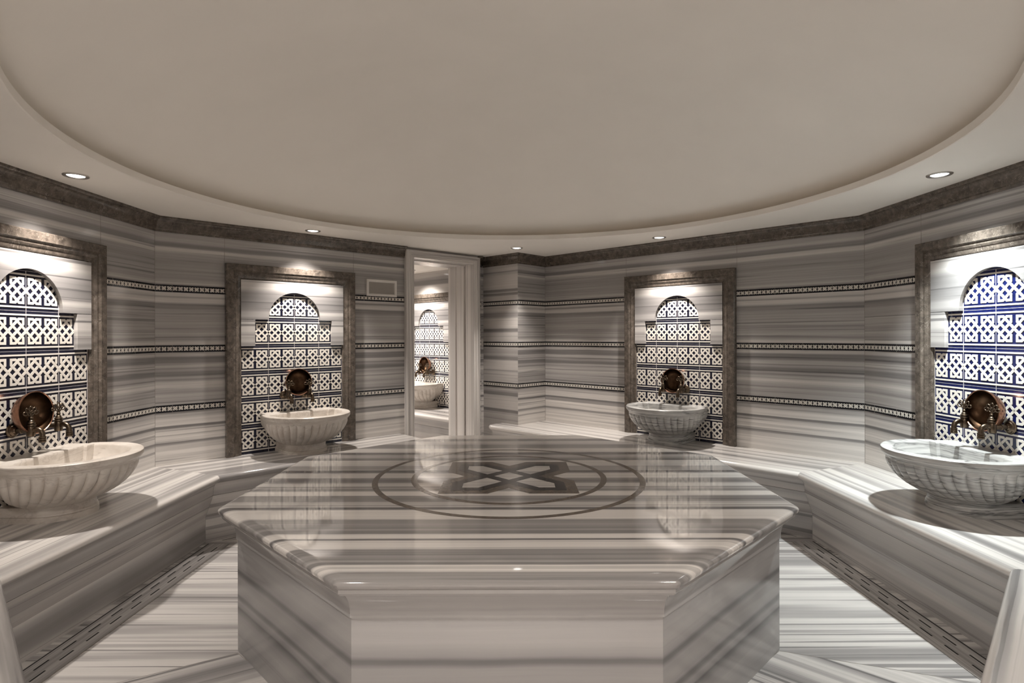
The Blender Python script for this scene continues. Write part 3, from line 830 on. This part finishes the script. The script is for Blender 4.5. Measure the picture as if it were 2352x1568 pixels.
# ------------------------------------------------------------------ central platform
PXc, PYc = -.018, 3.035
def octagon(w, rc=0.0, n=5):
    """regular octagon of half-width w, corners rounded by rc"""
    R = w / math.cos(PI / 8); pts = []
    for k in range(8):
        a = PI / 8 + k * PI / 4
        if rc <= 0: pts.append((R * math.cos(a), R * math.sin(a)))
        else:
            Rc = (w - rc) / math.cos(PI / 8); cx, cy = Rc * math.cos(a), Rc * math.sin(a)
            for i in range(n + 1):
                b = a - PI / 8 + PI / 4 * i / n; pts.append((cx + rc * math.cos(b), cy + rc * math.sin(b)))
    return pts
pe = empty('marble_platform', Matrix.Translation((PXc, PYc, 0))); tag(pe, 'large octagonal marble platform with inlaid rings in the middle of the room', 'platform')
def oct_sweep(prof, mat, name, planar=False, rc=.0, smooth=30, topcap=True, vs=0.0):
    mb = MB(); rows = []; uvs = []; l = vs
    for i, (w, z) in enumerate(prof):
        if i: l += math.dist(prof[i], prof[i - 1])
        o = octagon(w, rc)
        rows.append([(x, y, z) for x, y in o])
        if planar: uvs.append([(x + PXc, y + PYc) for x, y in o])
        else:
            per = [0.0]
            for k in range(len(o)): per.append(per[-1] + math.dist(o[k], o[(k + 1) % len(o)]))
            uvs.append([(p, l) for p in per])
    mb.grid(rows, mat, uvs, close=True)
    if topcap:
        for rr in (rows[0], rows[-1]): mb.face(rr, mat, [(x + PXc, y + PYc) for x, y, z in rr])
    return mb.build(name, pe, smooth=smooth)
NOSE, BASE = 1.287, 1.212
r = .0195
top = [(NOSE - .10, PLAT), (NOSE - .044, PLAT)] + [(NOSE - r * 2.2 + r * 2.2 * math.sin(a * PI / 16), PLAT - r + r * math.cos(a * PI / 16)) for a in range(1, 9)] + [(NOSE - .004, PLAT - .032), (NOSE - .012, PLAT - .039)]
oct_sweep(top, M['top'], 'top_slab', planar=True, rc=.022)
zb = EYE - .903
m0 = NOSE - .016
mould = [(m0, PLAT - .0395), (m0, PLAT - .052), (m0 - .008, PLAT - .062)] + [(m0 - .008 - .045 * math.sin(a * PI / 16), PLAT - .062 - (PLAT - .062 - zb - .012) * (1 - math.cos(a * PI / 16))) for a in range(1, 9)] + [(BASE + .006, zb + .010), (BASE + .006, zb)]
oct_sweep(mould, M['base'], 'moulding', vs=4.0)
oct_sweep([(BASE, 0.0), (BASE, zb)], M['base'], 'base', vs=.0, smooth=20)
# grout line under the moulding
def ring(name, ri, ro, z, mat):
    mb = MB(); n = 160
    rows = [[(rr * math.cos(2 * PI * k / n), rr * math.sin(2 * PI * k / n), zz) for k in range(n)] for rr, zz in ((ro, PLAT), (ro, z), (ri, z), (ri, PLAT))]
    mb.grid(rows, mat, close=True); o = mb.build(name, pe, smooth=20); o['label'] = 'brown marble ring inlaid in the platform top'
iz = PLAT + .0006
dz = .0
ring('inlay_ring', .684, .714, iz, M['inlay']); ring('inlay_ring', .486, .517, iz, M['inlay'])
sil = []
q = [(.100, .338), (.338, .338), (.338, .100), (.238, 0), (.338, -.100), (.338, -.338), (.100, -.338), (0, -.238)]
sil = q + [(-a, -b) for a, b in q]
mb = MB(); mb.prism(sil[::-1], PLAT, PLAT + .0006, M['inlay']); mb.build('inlay_star', pe)['label'] = 'brown marble cross shaped star in the inlay'
mb = MB(); tf = lambda a, b, h: (a, b, PLAT + h)
H, T = .257, .1165
lp = [(H - T, H), (H, H), (H, H - T), (T - H, -H), (-H, -H), (-H, T - H)]
ribbon(mb, lp, .052, .0002, .0011, M['inlay_dark'], tf, closed=True)
ribbon(mb, [(-a, b) for a, b in lp], .052, .0002, .0010, M['inlay_dark'], tf, closed=True)
mb.build('inlay_knot', pe)['label'] = 'black marble strap forming a knot in the star'
for sx, sy in ((1, 1), (-1, 1), (-1, -1), (1, -1)):
    poly = [(.231, .231), (.1512, .231), (.0367, .1164), (.1164, .0367), (.231, .1512)]
    poly = [(a * sx, b * sy) for a, b in poly]
    if sx * sy < 0: poly = poly[::-1]
    mb = MB(); mb.prism(poly, PLAT, PLAT + .0009, M['inlay_light']); mb.build('inlay_petal', pe)['label'] = 'light marble piece inside the knot'
mb = MB(); mb.prism([(.0797, 0), (0, .0797), (-.0797, 0), (0, -.0797)], PLAT, PLAT + .0009, M['inlay_light']); mb.build('inlay_diamond', pe)['label'] = 'light marble diamond at the centre of the knot'

# ------------------------------------------------------------------ ceiling and dome
mb = MB(); n = 180; cy = 3.05; R = 2.065
pt = lambda rr, z, k: (rr * math.cos(2 * PI * k / n), cy + rr * math.sin(2 * PI * k / n), z)
rows = [[pt(7.0, CEIL, k) for k in range(n)], [pt(R + .004, CEIL, k) for k in range(n)], [pt(R, CEIL + .003, k) for k in range(n)], [pt(R, CEIL + .040, k) for k in range(n)], [pt(R + .110, CEIL + .040, k) for k in range(n)]]
mb.grid(rows, M['plaster'], close=True)
ce = mb.build('ceiling', smooth=30); tag(ce, kind='structure')
mb = MB(); rows = [[pt(R + .110, CEIL + .038, k) for k in range(n)], [pt(R + .110, CEIL + .062, k) for k in range(n)]]
for i in range(0, 25):
    a = 1 - (i + 1) / 26; rows.append([pt((R + .110) * a, CEIL + .062 + .56 * (1 - a ** 2.3), k) for k in range(n)])
mb.grid(rows, M['plaster'], close=True); mb.face([p for p in rows[-1]], M['plaster'])
o = mb.build('ceiling_dome', smooth=40); tag(o, kind='structure')

# ------------------------------------------------------------------ spotlights
def build_spot(mat):
    e = empty('ceiling_spotlight', Matrix())
    mb = MB(); mb.lathe([(.060, 0), (.0605, -.003), (.058, -.006), (.050, -.007), (.044, -.004), (.040, -.001)], M['steel'], 40); mb.build('trim_ring', e, smooth=40)
    mb = MB(); mb.lathe([(.0415, -.0015), (.030, -.0045), (.015, -.006), (0, -.0065)], mat, 32); mb.build('lens', e, smooth=60)
    return e
SW = build_spot(M['lamp_warm']); SCo = build_spot(M['lamp_cool'])
SG = 'recessed ceiling spotlights'
LAMPS = [(-2.345, 3.046, 'w', 50, 98, 'lit ceiling spotlight over the left-edge niche'),
         (-1.632, 4.646, 'w', 50, 98, 'lit ceiling spotlight over the niche left of the doorway'),
         (.049, 5.578, 'w', 34, 88, 'small lit ceiling spotlight in front of the pier'),
         (1.304, 5.005, 'w', 50, 98, 'lit ceiling spotlight over the back niche right of the pier'),
         (2.318, 3.066, 'c', 92, 98, 'brightest ceiling spotlight, over the right-edge niche'),
         (-.50, .22, 'w', 235, 62, 'left fill spotlight added at the entrance, out of frame'),  # added unseen pair: floor bounce to brighten the dome
         (.50, .22, 'w', 235, 62, 'right fill spotlight added at the entrance, out of frame'),
         (-1.05, .90, 'w', 24, 165, 'left fill spotlight added in front of the platform, out of frame'),  # added unseen pair: wide fill for the platform top
         (1.05, .90, 'w', 24, 165, 'right fill spotlight added in front of the platform, out of frame'),
         (-1.112 - .21, 7.65 - .22, 'w', 40, 130, 'ceiling spotlight over the niche beyond the doorway'),
         (-2.3, 6.9, 'w', 110, 165, 'added fill spotlight in the middle of the room beyond the doorway')]  # added out of view to brighten the back room
fw = fc = True
for x, y, k, en, cone, lab in LAMPS:
    if k == 'w': o = SW if fw else copy_tree(SW); fw = False
    else: o = SCo if fc else copy_tree(SCo); fc = False
    o.matrix_world = Matrix.Translation((x, y, CEIL)); tag(o, lab, 'spotlight', SG)
    L = bpy.data.lights.new('spotlight_beam', 'SPOT'); L.energy = en; L.spot_size = math.radians(cone); L.spot_blend = 1.0
    L.shadow_soft_size = .028; L.color = (1.0, .925, .855) if k == 'w' else (.93, 1.0, 1.0)
    lo = bpy.data.objects.new('spotlight_beam', L); C.objects.link(lo); lo.location = (x, y, CEIL - .035)

# ------------------------------------------------------------------ world, camera, view
w = bpy.data.worlds.new('world'); sc.world = w; w.use_nodes = True
w.node_tree.nodes['Background'].inputs[0].default_value = (0, 0, 0, 1)
cam = bpy.data.cameras.new('camera'); co = bpy.data.objects.new('camera', cam); C.objects.link(co)
cam.sensor_width = 36; cam.lens = 1300 / 2352 * 36; cam.shift_y = -(784 - 771.8) / 2352; cam.clip_start = .02
co.matrix_world = Matrix.Translation((0, 0, EYE)) @ Matrix.Rotation(PI / 2, 4, 'X') @ Matrix.Rotation(-.0025, 4, 'Z')
sc.camera = co
sc.view_settings.view_transform = 'Standard'; sc.view_settings.look = 'None'; sc.view_settings.gamma = 1
sc.view_settings.use_curve_mapping = False; sc.view_settings.exposure = 1.52
sc.cycles.use_denoising = True; sc.cycles.max_bounces = 14; sc.cycles.diffuse_bounces = 10; sc.cycles.glossy_bounces = 6
sc.cycles.sample_clamp_indirect = 6.0; sc.cycles.caustics_reflective = False; sc.cycles.caustics_refractive = False
